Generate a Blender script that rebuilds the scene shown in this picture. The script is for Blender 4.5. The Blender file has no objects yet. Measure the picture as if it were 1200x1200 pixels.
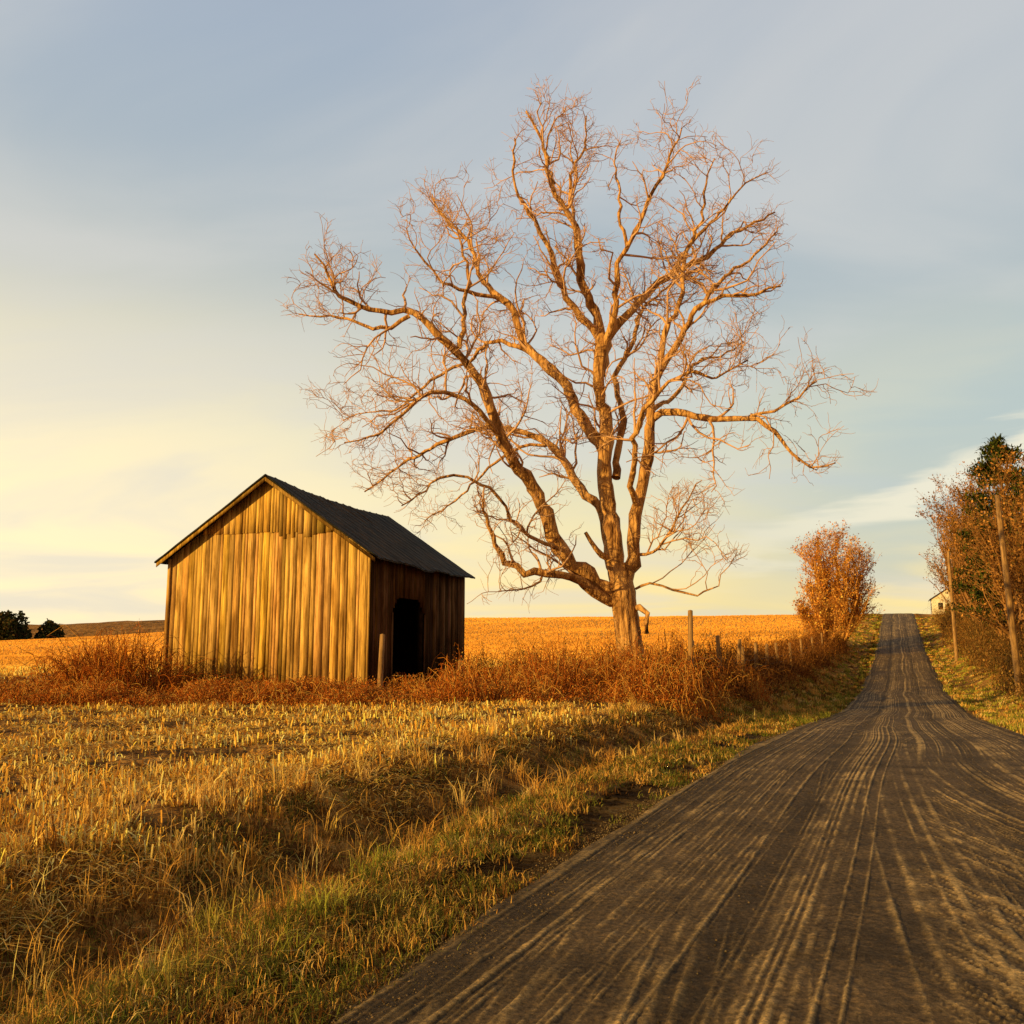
import bpy, math, numpy as np
from mathutils import Vector
rng=np.random.default_rng(7)
scene=bpy.context.scene
# ---------------------------------------------------------------- frame of the place
EYE=1.6
RD=np.array([.397,.918])            # road direction (unit)
def st(x,y): return RD[0]*x+RD[1]*y, RD[1]*x-RD[0]*y
def xy(s,t): return RD[0]*s+RD[1]*t, RD[1]*s-RD[0]*t
def sstep(a,b,x):
    k=np.clip((x-a)/(b-a),0,1); return k*k*(3-2*k)
_lat=rng.random((256,256))
def vnoise(x,y):
    x=np.asarray(x,float);y=np.asarray(y,float)
    xi=np.floor(x).astype(int);yi=np.floor(y).astype(int);fx=x-xi;fy=y-yi
    fx=fx*fx*(3-2*fx);fy=fy*fy*(3-2*fy)
    a=_lat[xi%256,yi%256];b=_lat[(xi+1)%256,yi%256];c=_lat[xi%256,(yi+1)%256];d=_lat[(xi+1)%256,(yi+1)%256]
    return (a*(1-fx)+b*fx)*(1-fy)+(c*(1-fx)+d*fx)*fy
def fbm(x,y,o=4):
    v=0;a=.5
    for i in range(o):
        v=v+a*vnoise(x*2**i+17*i,y*2**i+31*i);a*=.5
    return v/(1-.5**o)
_s=np.arange(-200,3600,2.0)
def _smooth(pts,k=9):
    v=np.interp(_s,[p[0] for p in pts],[p[1] for p in pts])
    ker=np.hanning(k+2)[1:-1];ker/=ker.sum()
    return np.convolve(np.pad(v,k//2,mode='edge'),ker,'valid')
_R=_smooth([(-200,0),(14,0),(38,-1.25),(62,-1.5),(100,.5),(130,3.2),(153,5.3),(172,6.3),(205,5.4),(330,-3),(600,-6),(3600,-6)])
_F=_smooth([(-200,0),(48,0),(64,.15),(100,1.5),(130,3.4),(153,5.3),(172,6.2),(205,5.4),(330,-3),(600,-6),(3600,-6)])
def Rz(s): return np.interp(s,_s,_R)
def H(x,y):
    s,t=st(x,y)
    f=np.interp(s,_s,_F)
    att=sstep(-215,-95,t)
    f=np.where(f>0,f*(.02+.98*att),f)
    f=f+.25*np.exp(-((t+8.5)/3.)**2)*sstep(22,30,s)*(1-sstep(80,110,s))
    w=sstep(2.9,7.5,np.abs(t))
    z=Rz(s)*(1-w)+f*w
    z=z-.34*np.exp(-((t+4.2)/.7)**2)*(1-sstep(18,34,s))
    z=z+.10*np.exp(-((t+5.7)/.8)**2)*(1-sstep(18,34,s))
    amp=sstep(2.5,4,np.abs(t))
    z=z+amp*((fbm(x*.8,y*.8,3)-.5)*.2*(1-sstep(40,90,np.hypot(x,y)))+(fbm(x*.08,y*.08,2)-.5)*.35)
    return z
# ---------------------------------------------------------------- materials
def newmat(name):
    m=bpy.data.materials.new(name);m.use_nodes=True;nt=m.node_tree
    for n in list(nt.nodes): nt.nodes.remove(n)
    out=nt.nodes.new('ShaderNodeOutputMaterial');return m,nt,out
def N(nt,t,**k):
    n=nt.nodes.new(t)
    for a,b in k.items(): setattr(n,a,b)
    return n
def ramp(nt,stops):
    r=nt.nodes.new('ShaderNodeValToRGB');cr=r.color_ramp
    while len(cr.elements)<len(stops): cr.elements.new(.5)
    for e,(p,c) in zip(cr.elements,stops):
        e.position=p;e.color=(*c,1)
    return r
def leafmat(name,trans=.3):
    m,nt,out=newmat(name);L=nt.links
    a=N(nt,'ShaderNodeAttribute',attribute_name='tint')
    d=N(nt,'ShaderNodeBsdfDiffuse')
    L.new(a.outputs['Color'],d.inputs['Color'])
    if trans>0:
        tr=N(nt,'ShaderNodeBsdfTranslucent');mx=N(nt,'ShaderNodeMixShader');mx.inputs[0].default_value=trans
        L.new(a.outputs['Color'],tr.inputs['Color']);L.new(d.outputs[0],mx.inputs[1]);L.new(tr.outputs[0],mx.inputs[2]);L.new(mx.outputs[0],out.inputs[0])
    else: L.new(d.outputs[0],out.inputs[0])
    return m
def noisemat(name,stops,scale=4,detail=5,rough=.85,bump=.3,bscale=40,stretch=(1,1,1),bdist=.02,tint=False,spec=.3,bdetail=4,blotch=None,over=False):
    m,nt,out=newmat(name);L=nt.links
    tc=N(nt,'ShaderNodeTexCoord');mp=N(nt,'ShaderNodeMapping');mp.inputs['Scale'].default_value=stretch
    L.new(tc.outputs['Object'],mp.inputs[0])
    n=N(nt,'ShaderNodeTexNoise');n.inputs['Scale'].default_value=scale;n.inputs['Detail'].default_value=detail;n.inputs['Roughness'].default_value=.68
    L.new(mp.outputs[0],n.inputs['Vector'])
    r=ramp(nt,stops);L.new(n.outputs['Fac'],r.inputs[0])
    p=N(nt,'ShaderNodeBsdfPrincipled');p.inputs['Roughness'].default_value=rough;p.inputs['Specular IOR Level'].default_value=spec
    col=r.outputs[0]
    if blotch:
        sc,lo,hi,strz=blotch
        mq=N(nt,'ShaderNodeMapping');mq.inputs['Scale'].default_value=strz;L.new(tc.outputs['Object'],mq.inputs[0])
        nb=N(nt,'ShaderNodeTexNoise');nb.inputs['Scale'].default_value=sc;nb.inputs['Detail'].default_value=5;nb.inputs['Roughness'].default_value=.6;L.new(mq.outputs[0],nb.inputs['Vector'])
        rb=ramp(nt,[(.36,lo),(.58,hi)]);L.new(nb.outputs['Fac'],rb.inputs[0])
        mb=N(nt,'ShaderNodeMix',data_type='RGBA',blend_type='MULTIPLY');mb.inputs[0].default_value=1;L.new(col,mb.inputs[6]);L.new(rb.outputs[0],mb.inputs[7]);col=mb.outputs[2]
    if tint or over:
        a=N(nt,'ShaderNodeAttribute',attribute_name='tint');mm=N(nt,'ShaderNodeMix',data_type='RGBA',blend_type='MIX' if over else 'MULTIPLY');mm.inputs[0].default_value=1
        L.new(col,mm.inputs[6]);L.new(a.outputs['Color'],mm.inputs[7])
        if over: L.new(a.outputs['Alpha'],mm.inputs[0])
        col=mm.outputs[2]
    L.new(col,p.inputs['Base Color'])
    if bump>0:
        n2=N(nt,'ShaderNodeTexNoise');n2.inputs['Scale'].default_value=bscale;n2.inputs['Detail'].default_value=bdetail
        L.new(mp.outputs[0],n2.inputs['Vector'])
        b=N(nt,'ShaderNodeBump');b.inputs['Strength'].default_value=bump;b.inputs['Distance'].default_value=bdist
        L.new(n2.outputs['Fac'],b.inputs['Height']);L.new(b.outputs[0],p.inputs['Normal'])
    L.new(p.outputs[0],out.inputs[0]);return m
M_leaf=leafmat('dry_grass_blades',.2)
M_ground=noisemat('soil_and_straw',[(.3,(.035,.018,.007)),(.47,(.12,.06,.018)),(.58,(.38,.20,.05)),(.75,(.74,.45,.14))],scale=2.2,detail=11,bump=1.,bscale=9,bdist=.16,spec=.03,over=True)
M_bark=noisemat('bark',[(.32,(.09,.04,.018)),(.43,(.33,.17,.07)),(.55,(.66,.38,.155)),(.75,(.82,.53,.25))],scale=5,detail=8,bump=1.,bscale=6,stretch=(1,1,.2),bdist=.22,spec=.03)
M_twig=noisemat('twig_bark',[(.3,(.48,.28,.16)),(.7,(.74,.47,.30))],scale=3,detail=1,bump=.0,spec=.1)
M_wood=noisemat('weathered_boards',[(.30,(.12,.06,.02)),(.42,(.50,.30,.10)),(.52,(.90,.58,.18)),(.72,(.96,.70,.27))],scale=2.6,detail=8,bump=.12,bscale=3,stretch=(15,15,.35),bdist=.003,tint=True,spec=.0,blotch=(1.3,(.42,.38,.33),(1.,1.,1.),(3.,3.,.45)))
M_shadewood=noisemat('shade_tinted_boards',[(.28,(.03,.016,.008)),(.45,(.13,.07,.032)),(.7,(.28,.16,.08))],scale=2.2,detail=7,bump=.2,bscale=3,stretch=(18,18,.4),bdist=.003,tint=True,spec=.0,blotch=(1.3,(.5,.45,.4),(1.,1.,1.),(1.6,1.6,.7)))  # shade of the side away from the sun put into a darker board colour
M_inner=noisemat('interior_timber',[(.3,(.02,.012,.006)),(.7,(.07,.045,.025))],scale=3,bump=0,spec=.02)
M_post=noisemat('post_wood',[(.3,(.12,.07,.035)),(.7,(.56,.34,.15))],scale=3,bump=.5,bscale=12,stretch=(4,4,.5),spec=.1)
M_roof=noisemat('old_metal_roof',[(.3,(.010,.012,.010)),(.5,(.030,.030,.024)),(.60,(.08,.060,.035)),(.75,(.17,.10,.05))],scale=2.4,detail=8,bump=.4,bscale=14,stretch=(.5,3,.5),rough=.8,spec=.12)
M_stone=noisemat('field_stone',[(.3,(.12,.10,.08)),(.7,(.36,.30,.23))],scale=5,bump=.6,bscale=14)
# ---------------------------------------------------------------- mesh helpers
def mesh_obj(name,V,F,mat,tint=None,smooth=False,parent=None,loc=None,alpha=None):
    me=bpy.data.meshes.new(name)
    V=np.asarray(V,np.float32)
    if isinstance(F,tuple): lv,ls=F
    else:
        F=np.asarray(F);lv=F.ravel();ls=np.arange(len(F))*F.shape[1]
    me.vertices.add(len(V));me.vertices.foreach_set('co',V.ravel())
    me.loops.add(len(lv));me.loops.foreach_set('vertex_index',lv.astype(np.int32))
    me.polygons.add(len(ls));me.polygons.foreach_set('loop_start',ls.astype(np.int32))
    if tint is not None:
        at=me.attributes.new('tint','FLOAT_COLOR','POINT')
        c=np.ones((len(V),4),np.float32);c[:,:3]=tint
        if alpha is not None:c[:,3]=alpha
        at.data.foreach_set('color',c.ravel())
    me.update(calc_edges=True)
    if len(V)<5000: me.validate()
    if smooth: me.polygons.foreach_set('use_smooth',np.ones(len(me.polygons),bool))
    me.materials.append(mat)
    o=bpy.data.objects.new(name,me);scene.collection.objects.link(o)
    if parent is not None:o.parent=parent
    if loc is not None:o.location=loc
    return o
def blades_geo(P,h,w,lean,col,yaw=None,curl=.6,tipw=0.25):
    n=len(P);yaw=rng.random(n)*math.tau if yaw is None else yaw
    la=rng.random(n)*math.tau
    side=np.stack([np.cos(yaw),np.sin(yaw),np.zeros(n)],1)*w[:,None]*.5
    ld=np.stack([np.cos(la),np.sin(la),np.zeros(n)],1)
    up=np.array([0,0,1.])
    mid=P+ld*(lean*h*.35)[:,None]+up*(h*.55)[:,None]
    tip=P+ld*(lean*h*(.35+curl))[:,None]+up*(h*np.clip(1-.35*lean,.3,1))[:,None]
    V=np.empty((n,6,3));V[:,0]=P-side;V[:,1]=P+side;V[:,2]=mid+side*.85;V[:,3]=mid-side*.85;V[:,4]=tip+side*tipw;V[:,5]=tip-side*tipw
    b=np.arange(n)[:,None]*6
    F=np.concatenate([b+np.array([[0,1,2,3]]),b+np.array([[3,2,4,5]])],0)
    c=np.repeat(col[:,None,:],6,1)
    return V.reshape(-1,3),F,c.reshape(-1,3)
class Acc:
    def __init__(s): s.V=[];s.F=[];s.C=[];s.n=0
    def add(s,V,F,C):
        s.V.append(V);s.F.append(np.asarray(F)+s.n);s.C.append(C);s.n+=len(V)
    def obj(s,name,mat,**k):
        return mesh_obj(name,np.concatenate(s.V),np.concatenate(s.F),mat,tint=np.concatenate(s.C),**k)
def pick(cols,n,p=None,var=.2):
    c=np.array(cols)[rng.choice(len(cols),n,p=p)]
    return np.clip(c*(1+var*rng.normal(size=(n,1))),.005,.92)
_ang={n:(np.cos(np.arange(n)*math.tau/n),np.sin(np.arange(n)*math.tau/n)) for n in(3,4,5,6,7,8,9,10,16,24)}
def tube(acc,pts,rad,n=6,col=(1,1,1)):
    pts=np.asarray(pts,float);rad=np.asarray(rad,float)
    t=np.empty_like(pts);t[1:-1]=pts[2:]-pts[:-2];t[0]=pts[1]-pts[0];t[-1]=pts[-1]-pts[-2]
    t/=np.sqrt((t*t).sum(1))[:,None]+1e-9
    if abs(t[:,2].mean())>.7: u=np.stack([np.zeros(len(t)),t[:,2],-t[:,1]],1)
    else: u=np.stack([t[:,1],-t[:,0],np.zeros(len(t))],1)
    u/=np.sqrt((u*u).sum(1))[:,None]+1e-9
    v=np.stack([t[:,1]*u[:,2]-t[:,2]*u[:,1],t[:,2]*u[:,0]-t[:,0]*u[:,2],t[:,0]*u[:,1]-t[:,1]*u[:,0]],1)
    ca,sa=_ang[n]
    ring=pts[:,None]+rad[:,None,None]*(ca[None,:,None]*u[:,None]+sa[None,:,None]*v[:,None])
    m=len(pts);i=np.arange(m-1)[:,None]*n;j=np.arange(n)[None];j2=(j+1)%n
    F=np.stack([i+j,i+j2,i+n+j2,i+n+j],-1).reshape(-1,4)
    acc.add(ring.reshape(-1,3),F,np.tile(np.array(col,float),(m*n,1)))
def resample(pts,step):
    pts=np.asarray(pts,float);P=np.vstack([2*pts[0]-pts[1],pts,2*pts[-1]-pts[-2]]);out=[]
    for i in range(1,len(P)-2):
        L=np.linalg.norm(P[i+1]-P[i]);k=max(2,int(L/step))
        for q in np.arange(k)/k:
            q2,q3=q*q,q**3
            out.append(.5*((2*P[i])+(-P[i-1]+P[i+1])*q+(2*P[i-1]-5*P[i]+4*P[i+1]-P[i+2])*q2+(-P[i-1]+3*P[i]-3*P[i+1]+P[i+2])*q3))
    out.append(pts[-1]);return np.array(out)
def unit(v): return v/(math.sqrt(float(v.dot(v)))+1e-9)
def grow(acc,pts,rad,lvl,spec,col=(1,1,1)):
    if lvl>=len(spec):return
    sp=spec[lvl];seg=np.linalg.norm(np.diff(pts,axis=0),axis=1);L=seg.sum();cum=np.r_[0,np.cumsum(seg)]
    k=rng.poisson(sp['den']*L)
    if lvl>0:k=max(k,2)
    for _ in range(k):
        f=sp.get('f0',.15)+(1-sp.get('f0',.15))*rng.random();d=f*L;i=min(np.searchsorted(cum,d)-1,len(pts)-2);i=max(i,0)
        q=(d-cum[i])/(seg[i]+1e-9);p=pts[i]*(1-q)+pts[i+1]*q;r=rad[i]*(1-q)+rad[i+1]*q
        tg=unit(pts[i+1]-pts[i]);rd=rng.normal(size=3);rd-=tg*rd.dot(tg);rd=unit(rd)
        an=math.radians(sp['ang']*(.7+.6*rng.random()))
        dr=unit(tg*math.cos(an)+rd*math.sin(an)+np.array([0,0,sp['up']]))
        ln=sp['len']*(.5+.9*rng.random())*(1.15-.55*f);m=sp['seg'];st_=ln/m
        r0=min(r*.62,sp['rmax']);r0=max(r0,sp['rmin']);cp=[p];dd=dr
        for q in range(m):
            dd=unit(dd+rng.normal(size=3)*sp['wob']+np.array([0,0,sp['up']*.35]));cp.append(cp[-1]+dd*st_)
        cp=np.array(cp);cr=np.linspace(r0,max(sp['rmin']*.6,r0*.3),m+1)
        tube(acc,cp,cr,sp['n'],col)
        grow(acc,cp,cr,lvl+1,spec,col)
# ---------------------------------------------------------------- ground sheet
def sinhsp(lo,hi,n,a):
    k=np.linspace(np.arcsinh(lo/a),np.arcsinh(hi/a),n);return np.sinh(k)*a
S=sinhsp(-150,3400,620,9.);T=np.unique(np.r_[sinhsp(-2600,-2.9,300,5.),np.linspace(-2.9,2.9,9),sinhsp(2.9,2600,200,4.)])
SS,TT=np.meshgrid(S,T,indexing='ij');X,Y=xy(SS,TT);Z=H(X,Y)
Z-=.06*(1-sstep(2.25,2.75,np.abs(TT)))
V=np.stack([X,Y,Z],-1).reshape(-1,3);a,b=SS.shape
i=np.arange(a-1)[:,None]*b;j=np.arange(b-1)[None]
F=np.stack([i+j,i+b+j,i+b+j+1,i+j+1],-1).reshape(-1,4)
FARC=np.array([.90,.46,.09])
def farmix(x,y): return (.55+.75*fbm(x*.03,y*.10,4))*(.9+.2*vnoise(x*.15,y*.6))
fc=FARC*farmix(X,Y)[...,None]
al=sstep(38,75,np.hypot(X,Y))*sstep(3,6,np.abs(TT))*.85
mesh_obj('ground',V,F,M_ground,smooth=True,tint=np.clip(fc,0,.92).reshape(-1,3),alpha=al.ravel())
# ---------------------------------------------------------------- road
_n1=rng.random(4096)
def n1(x):
    xi=np.floor(x).astype(int);f=x-xi;f=f*f*(3-2*f);return _n1[xi%4096]*(1-f)+_n1[(xi+1)%4096]*f
rs=np.r_[np.arange(-5,12,.035),np.arange(12,40,.12),np.arange(40,250,.8)]
rt=np.linspace(-2.55,2.55,560)
SS,TT=np.meshgrid(rs,rt,indexing='ij')
edge=2.3+.12*(fbm(SS*.5,TT*0+3,3)-.5)*2
wv=.07*np.sin(SS/4.+.5)+.03*np.sin(SS/1.7+1)
# a vehicle pulled off to the right close to the viewer: arcs bending away to the right
veer=.030*np.clip(15-SS,0,30)**2-.6*np.exp(-((SS-9)/3.5)**2)*.5
L1=n1((TT+wv)*44+50);L2=n1((TT-veer)*44+500);L3=n1((TT+.07*SS+.25*np.sin(SS/5.))*42+900);L4=n1((TT-.05*SS+.35*np.sin(SS/6))*42+1500)
w1=fbm(SS*.16+5,TT*1.1+9,2);w2=fbm(SS*.13+25,TT*1.2+19,2);w3=fbm(SS*.25+45,TT*1.0+1,2)
rg=sstep(-.5,.5,TT)*sstep(17,12,SS)if False else sstep(-.5,.5,TT)*(1-sstep(12,17,SS))
ln=np.maximum.reduce([L1*(.66+.7*w1)*(1-.75*rg),L2*(.60+.9*w2)*rg,L3*(.25+1.0*w3)*.85,L4*(.25+.95*(1-w3))*.85])
brk=fbm(SS*5,TT*12,3)
ln=ln*(.45+.35*fbm(SS*.45,TT*2.5,3)+.75*brk)
lt=sstep(.46,1.0,ln)
rut=-.022*np.exp(-((np.abs(TT+.05)-.85)/.34)**2)
hz=.011*lt+rut+.03*(1-(TT/2.4)**2)+.012*(fbm(SS*5,TT*5,3)-.5)+.010*(fbm(SS*22,TT*22,2)-.5)
Zr=Rz(SS)+.02+hz-.14*sstep(-.1,.25,np.abs(TT)-edge)
X,Y=xy(SS,TT)
V=np.stack([X,Y,Zr],-1).reshape(-1,3);a,b=SS.shape
i=np.arange(a-1)[:,None]*b;j=np.arange(b-1)[None]
F=np.stack([i+j,i+b+j,i+b+j+1,i+j+1],-1).reshape(-1,4)
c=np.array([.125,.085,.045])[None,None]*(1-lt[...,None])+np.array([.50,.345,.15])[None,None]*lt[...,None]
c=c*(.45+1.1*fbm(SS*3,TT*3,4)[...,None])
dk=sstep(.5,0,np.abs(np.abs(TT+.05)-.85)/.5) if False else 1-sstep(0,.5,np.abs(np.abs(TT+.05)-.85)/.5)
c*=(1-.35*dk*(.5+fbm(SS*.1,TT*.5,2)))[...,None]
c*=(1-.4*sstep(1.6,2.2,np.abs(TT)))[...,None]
m,nt,out=newmat('packed_gravel');Lk=nt.links
at=N(nt,'ShaderNodeAttribute',attribute_name='tint');tc=N(nt,'ShaderNodeTexCoord')
n_=N(nt,'ShaderNodeTexNoise');n_.inputs['Scale'].default_value=30;n_.inputs['Detail'].default_value=6;n_.inputs['Roughness'].default_value=.75
Lk.new(tc.outputs['Object'],n_.inputs['Vector']);rr=ramp(nt,[(.3,(.25,.23,.2)),(.52,(1,1,1)),(.70,(2.3,2.1,1.7))]);Lk.new(n_.outputs['Fac'],rr.inputs[0])
mm=N(nt,'ShaderNodeMix',data_type='RGBA',blend_type='MULTIPLY');mm.inputs[0].default_value=1
Lk.new(at.outputs['Color'],mm.inputs[6]);Lk.new(rr.outputs[0],mm.inputs[7])
p=N(nt,'ShaderNodeBsdfPrincipled');p.inputs['Roughness'].default_value=.85;p.inputs['Specular IOR Level'].default_value=.15
Lk.new(mm.outputs[2],p.inputs['Base Color']);bb=N(nt,'ShaderNodeBump');bb.inputs['Strength'].default_value=1.;bb.inputs['Distance'].default_value=.035
Lk.new(n_.outputs['Fac'],bb.inputs['Height']);Lk.new(bb.outputs[0],p.inputs['Normal']);Lk.new(p.outputs[0],out.inputs[0])
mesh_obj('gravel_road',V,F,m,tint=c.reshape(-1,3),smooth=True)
n=24000
s=np.exp(rng.uniform(math.log(3),math.log(40),n));t=np.where(rng.random(n)<.75,rng.normal(0,.2,n)+np.where(rng.random(n)<.7,-2.3,2.3),rng.uniform(-2.3,2.3,n))
x,y=xy(s,t);z=Rz(s)+.025-.05*sstep(2.1,2.6,np.abs(t));r=.005*(.5+rng.random(n)*1.2)*(1+s/30)
oc=np.array([[1,0,0],[0,1,0],[-1,0,0],[0,-1,0],[0,0,.8],[0,0,-.8]])
V=np.stack([x,y,z],1)[:,None]+oc[None]*r[:,None,None]*(.7+.6*rng.random((n,6,1)))
f8=np.array([[0,1,4],[1,2,4],[2,3,4],[3,0,4],[1,0,5],[2,1,5],[3,2,5],[0,3,5]])
F=(np.arange(n)[:,None,None]*6+f8[None]).reshape(-1,3)
mesh_obj('loose_gravel',V.reshape(-1,3),F,leafmat('pebbles',0),tint=np.repeat(pick([(.12,.09,.05),(.20,.14,.08),(.06,.045,.03)],n),6,0))
# ---------------------------------------------------------------- stubble field
STRAW=[(.90,.54,.12),(.82,.44,.08),(.92,.68,.26),(.52,.25,.045),(.24,.11,.03)]
BW,BL=7.,9.3;BO=np.array([-11.09,28.8]);BX=np.array([.966,-.257]);BY=np.array([.257,.966])
def inbarn(x,y,mg=.1):
    dx=x-BO[0];dy=y-BO[1];u=dx*BX[0]+dy*BX[1];v=dx*BY[0]+dy*BY[1]
    return (u>-mg)&(u<BW+mg)&(v>-mg)&(v<BL+mg)
acc=Acc()
n=400000
r=np.where(rng.random(n)<.74,np.exp(rng.uniform(math.log(3.5),math.log(215),n)),np.exp(rng.uniform(math.log(45),math.log(215),n)));an=np.radians(rng.uniform(-40,36,n))
x=r*np.sin(an);y=r*np.cos(an)
rowd=np.array([.94,.34]);c=x*-rowd[1]+y*rowd[0];row=np.round(c/.6)*.6+rng.normal(0,.085,n)
sel=(r<45)&(rng.random(n)<.82);x=np.where(sel,x+(row-c)*-rowd[1],x);y=np.where(sel,y+(row-c)*rowd[0],y)
s,t=st(x,y)
dens=fbm(x*1.1,y*2.0,3)
keep=(t<-5.0+1.0*(vnoise(x*.7,y*.7)-.5))&(~inbarn(x,y,.3))&((dens>.50)|(rng.random(n)<.14)|(r>45))&(~((s>21+1.5*(vnoise(x*.4,y*.4)-.5)*2)&(s<38)&(t>-20)&(rng.random(n)<.7)))
keep&=~((r>40)&(t>-7))
x,y,r,t=x[keep],y[keep],r[keep],t[keep];n=len(x)
isfar=r>45
h=(.045+.17*rng.random(n)**2.2)*(.40+.95*fbm(x*.5,y*.5,2));h=np.where(isfar,.10+.10*rng.random(n),h)
w=.0095*(.5+.9*rng.random(n))*(r/6)**.85
w=np.maximum(w,.008)
P=np.stack([x,y,H(x,y)-.01],1)
col=pick(STRAW,n,[.30,.22,.24,.14,.10],.2)
band=fbm(x*.05,y*.22+4,3)[:,None];col=col*(.82+.66*band)
far=sstep(40,80,r)[:,None];col=col*(1-far)+(FARC*farmix(x,y)[:,None]*(.86+.28*rng.random((n,1))))*far
yaw=np.where(isfar,-.52+rng.normal(0,.55,n),rng.random(n)*math.tau)
acc.add(*blades_geo(P,h,w,np.where(isfar,.3,1.3)*rng.random(n)**1.5,np.clip(col,0,.92),curl=.35,tipw=.85,yaw=yaw))
n=90000
r=np.exp(rng.uniform(math.log(3.5),math.log(32),n));an=np.radians(rng.uniform(-40,20,n));x=r*np.sin(an);y=r*np.cos(an);s,t=st(x,y);k=(t<-4.6)&(~inbarn(x,y))&(fbm(x*1.1,y*1.1,2)>.44)
x,y,r=x[k],y[k],r[k];n=len(x)
acc.add(*blades_geo(np.stack([x,y,H(x,y)+.015],1),np.full(n,.035)+.04*rng.random(n),.010*(r/6)**.8,2+2.*rng.random(n),pick(STRAW,n,[.3,.3,.2,.1,.1]),curl=.8))
acc.obj('stubble_field_grass',M_leaf)
# ---------------------------------------------------------------- roadside verge grass
GREEN=[(.14,.16,.028),(.20,.20,.04),(.085,.10,.02),(.30,.26,.065)]
DRY=[(.76,.46,.12),(.56,.30,.07),(.20,.095,.03),(.86,.58,.22)]
acc=Acc()
def tufts(nc,per,srange,trange,hh,cols,p,lean=.8,wb=.005,spread=.09,cond=None):
    s=np.exp(rng.uniform(math.log(srange[0]),math.log(srange[1]),nc))
    t=rng.uniform(trange[0],trange[1],nc)
    x,y=xy(s,t)
    if cond is not None:
        k=cond(x,y,s,t);x,y,s,t=x[k],y[k],s[k],t[k]
    nc=len(x)
    ch=rng.uniform(hh[0],hh[1],nc);cc=pick(cols,nc,p,.15)
    x=np.repeat(x,per);y=np.repeat(y,per);dd=np.repeat(np.hypot(x[::per],y[::per]),per)
    x=x+rng.normal(0,1,len(x))*spread;y=y+rng.normal(0,1,len(x))*spread
    n=len(x);h=np.repeat(ch,per)*(.4+.7*rng.random(n));col=np.repeat(cc,per,0)*(.75+.5*rng.random((n,1)))
    w=wb*(.7+.6*rng.random(n))*np.maximum(1,(dd/5)**.85)
    acc.add(*blades_geo(np.stack([x,y,H(x,y)-.01],1),h,w,rng.random(n)*lean,np.clip(col,0,.9),curl=.7))
patch=lambda th,f=.9,o=0:(lambda x,y,s,t:fbm(x*f+o,y*f+o,2)>th)
tufts(4000,15,(2.2,60),(-3.6,-2.3),(.04,.12),GREEN+DRY,[.16,.15,.14,.10,.12,.1,.2,.03],1.5,cond=patch(.40))
tufts(4800,16,(2.2,60),(-5.5,-2.9),(.05,.15),GREEN+DRY,[.08,.08,.12,.07,.14,.20,.27,.04],1.8,cond=patch(.38,1.2,9))
tufts(800,20,(2.5,70),(-5.9,-3.2),(.10,.24),GREEN+DRY,[.13,.13,.05,.12,.20,.20,.11,.06],1.4,cond=patch(.50,.8,3))
tufts(320,18,(3,70),(-6.0,-3.6),(.2,.40),DRY+[(.16,.08,.03)],[.35,.25,.1,.2,.1],1.,spread=.05)
tufts(18,50,(3.4,6),(-4.2,-2.9),(.12,.28),[(.22,.25,.04),(.30,.31,.05),(.5,.42,.10)],[.35,.35,.3],1.3,spread=.07)
tufts(150,12,(3,30),(-2.6,2.6),(.03,.06),GREEN,[.25]*4,1.,cond=lambda x,y,s,t:np.abs(t)>2.2)
tufts(6500,14,(8,150),(2.4,9),(.06,.22),[(.42,.40,.07),(.30,.31,.05)]+GREEN[:2]+DRY,[.2,.2,.1,.1,.15,.12,.03,.1],1.1)
tufts(2600,14,(24,160),(-6.5,-2.3),(.06,.25),[(.42,.40,.07),(.30,.31,.05)]+GREEN[:2]+DRY,[.2,.2,.1,.1,.15,.12,.08,.05],1.1)
acc.obj('roadside_grass',M_leaf)
# ---------------------------------------------------------------- brambles / weeds
RUST=[(.66,.20,.035),(.74,.30,.05),(.40,.11,.025),(.84,.44,.11),(.13,.045,.016)]
def brush(name,centers,rad,hgt,nst,nlf,cols=RUST,p=None,lw=.03,arch=1.):
    acc=Acc()
    for (cx,cy),R,Hh,ns,nl in zip(centers,rad,hgt,nst,nlf):
        for _ in range(ns):
            a=rng.random()*math.tau;q=R*math.sqrt(rng.random());bx,by=cx+q*math.cos(a)*.8,cy+q*math.sin(a)*.8
            d=rng.normal(size=2);d/=np.linalg.norm(d)+1e-6;hh=Hh*(.5+.7*rng.random())*(1-.5*(q/R)**2);rc=(R*.4+Hh*.7)*rng.random()*arch
            z0=float(H(np.array(bx),np.array(by)))
            k=np.linspace(0,1,6);pts=np.stack([bx+d[0]*rc*k,by+d[1]*rc*k,z0+hh*np.sin(k*math.pi*(.5+.45*rng.random()))],1)+rng.normal(0,.05,(6,3))*k[:,None]
            tube(acc,pts,np.linspace(.012,.005,6),3,np.array(cols[rng.integers(len(cols))])*.9)
        a=rng.random(nl)*math.tau;q=R*np.sqrt(rng.random(nl));x=cx+q*np.cos(a);y=cy+q*np.sin(a)
        z=H(x,y)+Hh*(1-.7*(q/R)**2)*rng.random(nl)**.8*(.25+1.2*vnoise(x*2.3,y*2.3))
        acc.add(*blades_geo(np.stack([x,y,z],1),lw*(1+1.5*rng.random(nl)),lw*(.4+.5*rng.random(nl)),rng.random(nl)*3.,pick(cols,nl,p,.25),curl=.4))
    return acc.obj(name,M_leaf)
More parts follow.
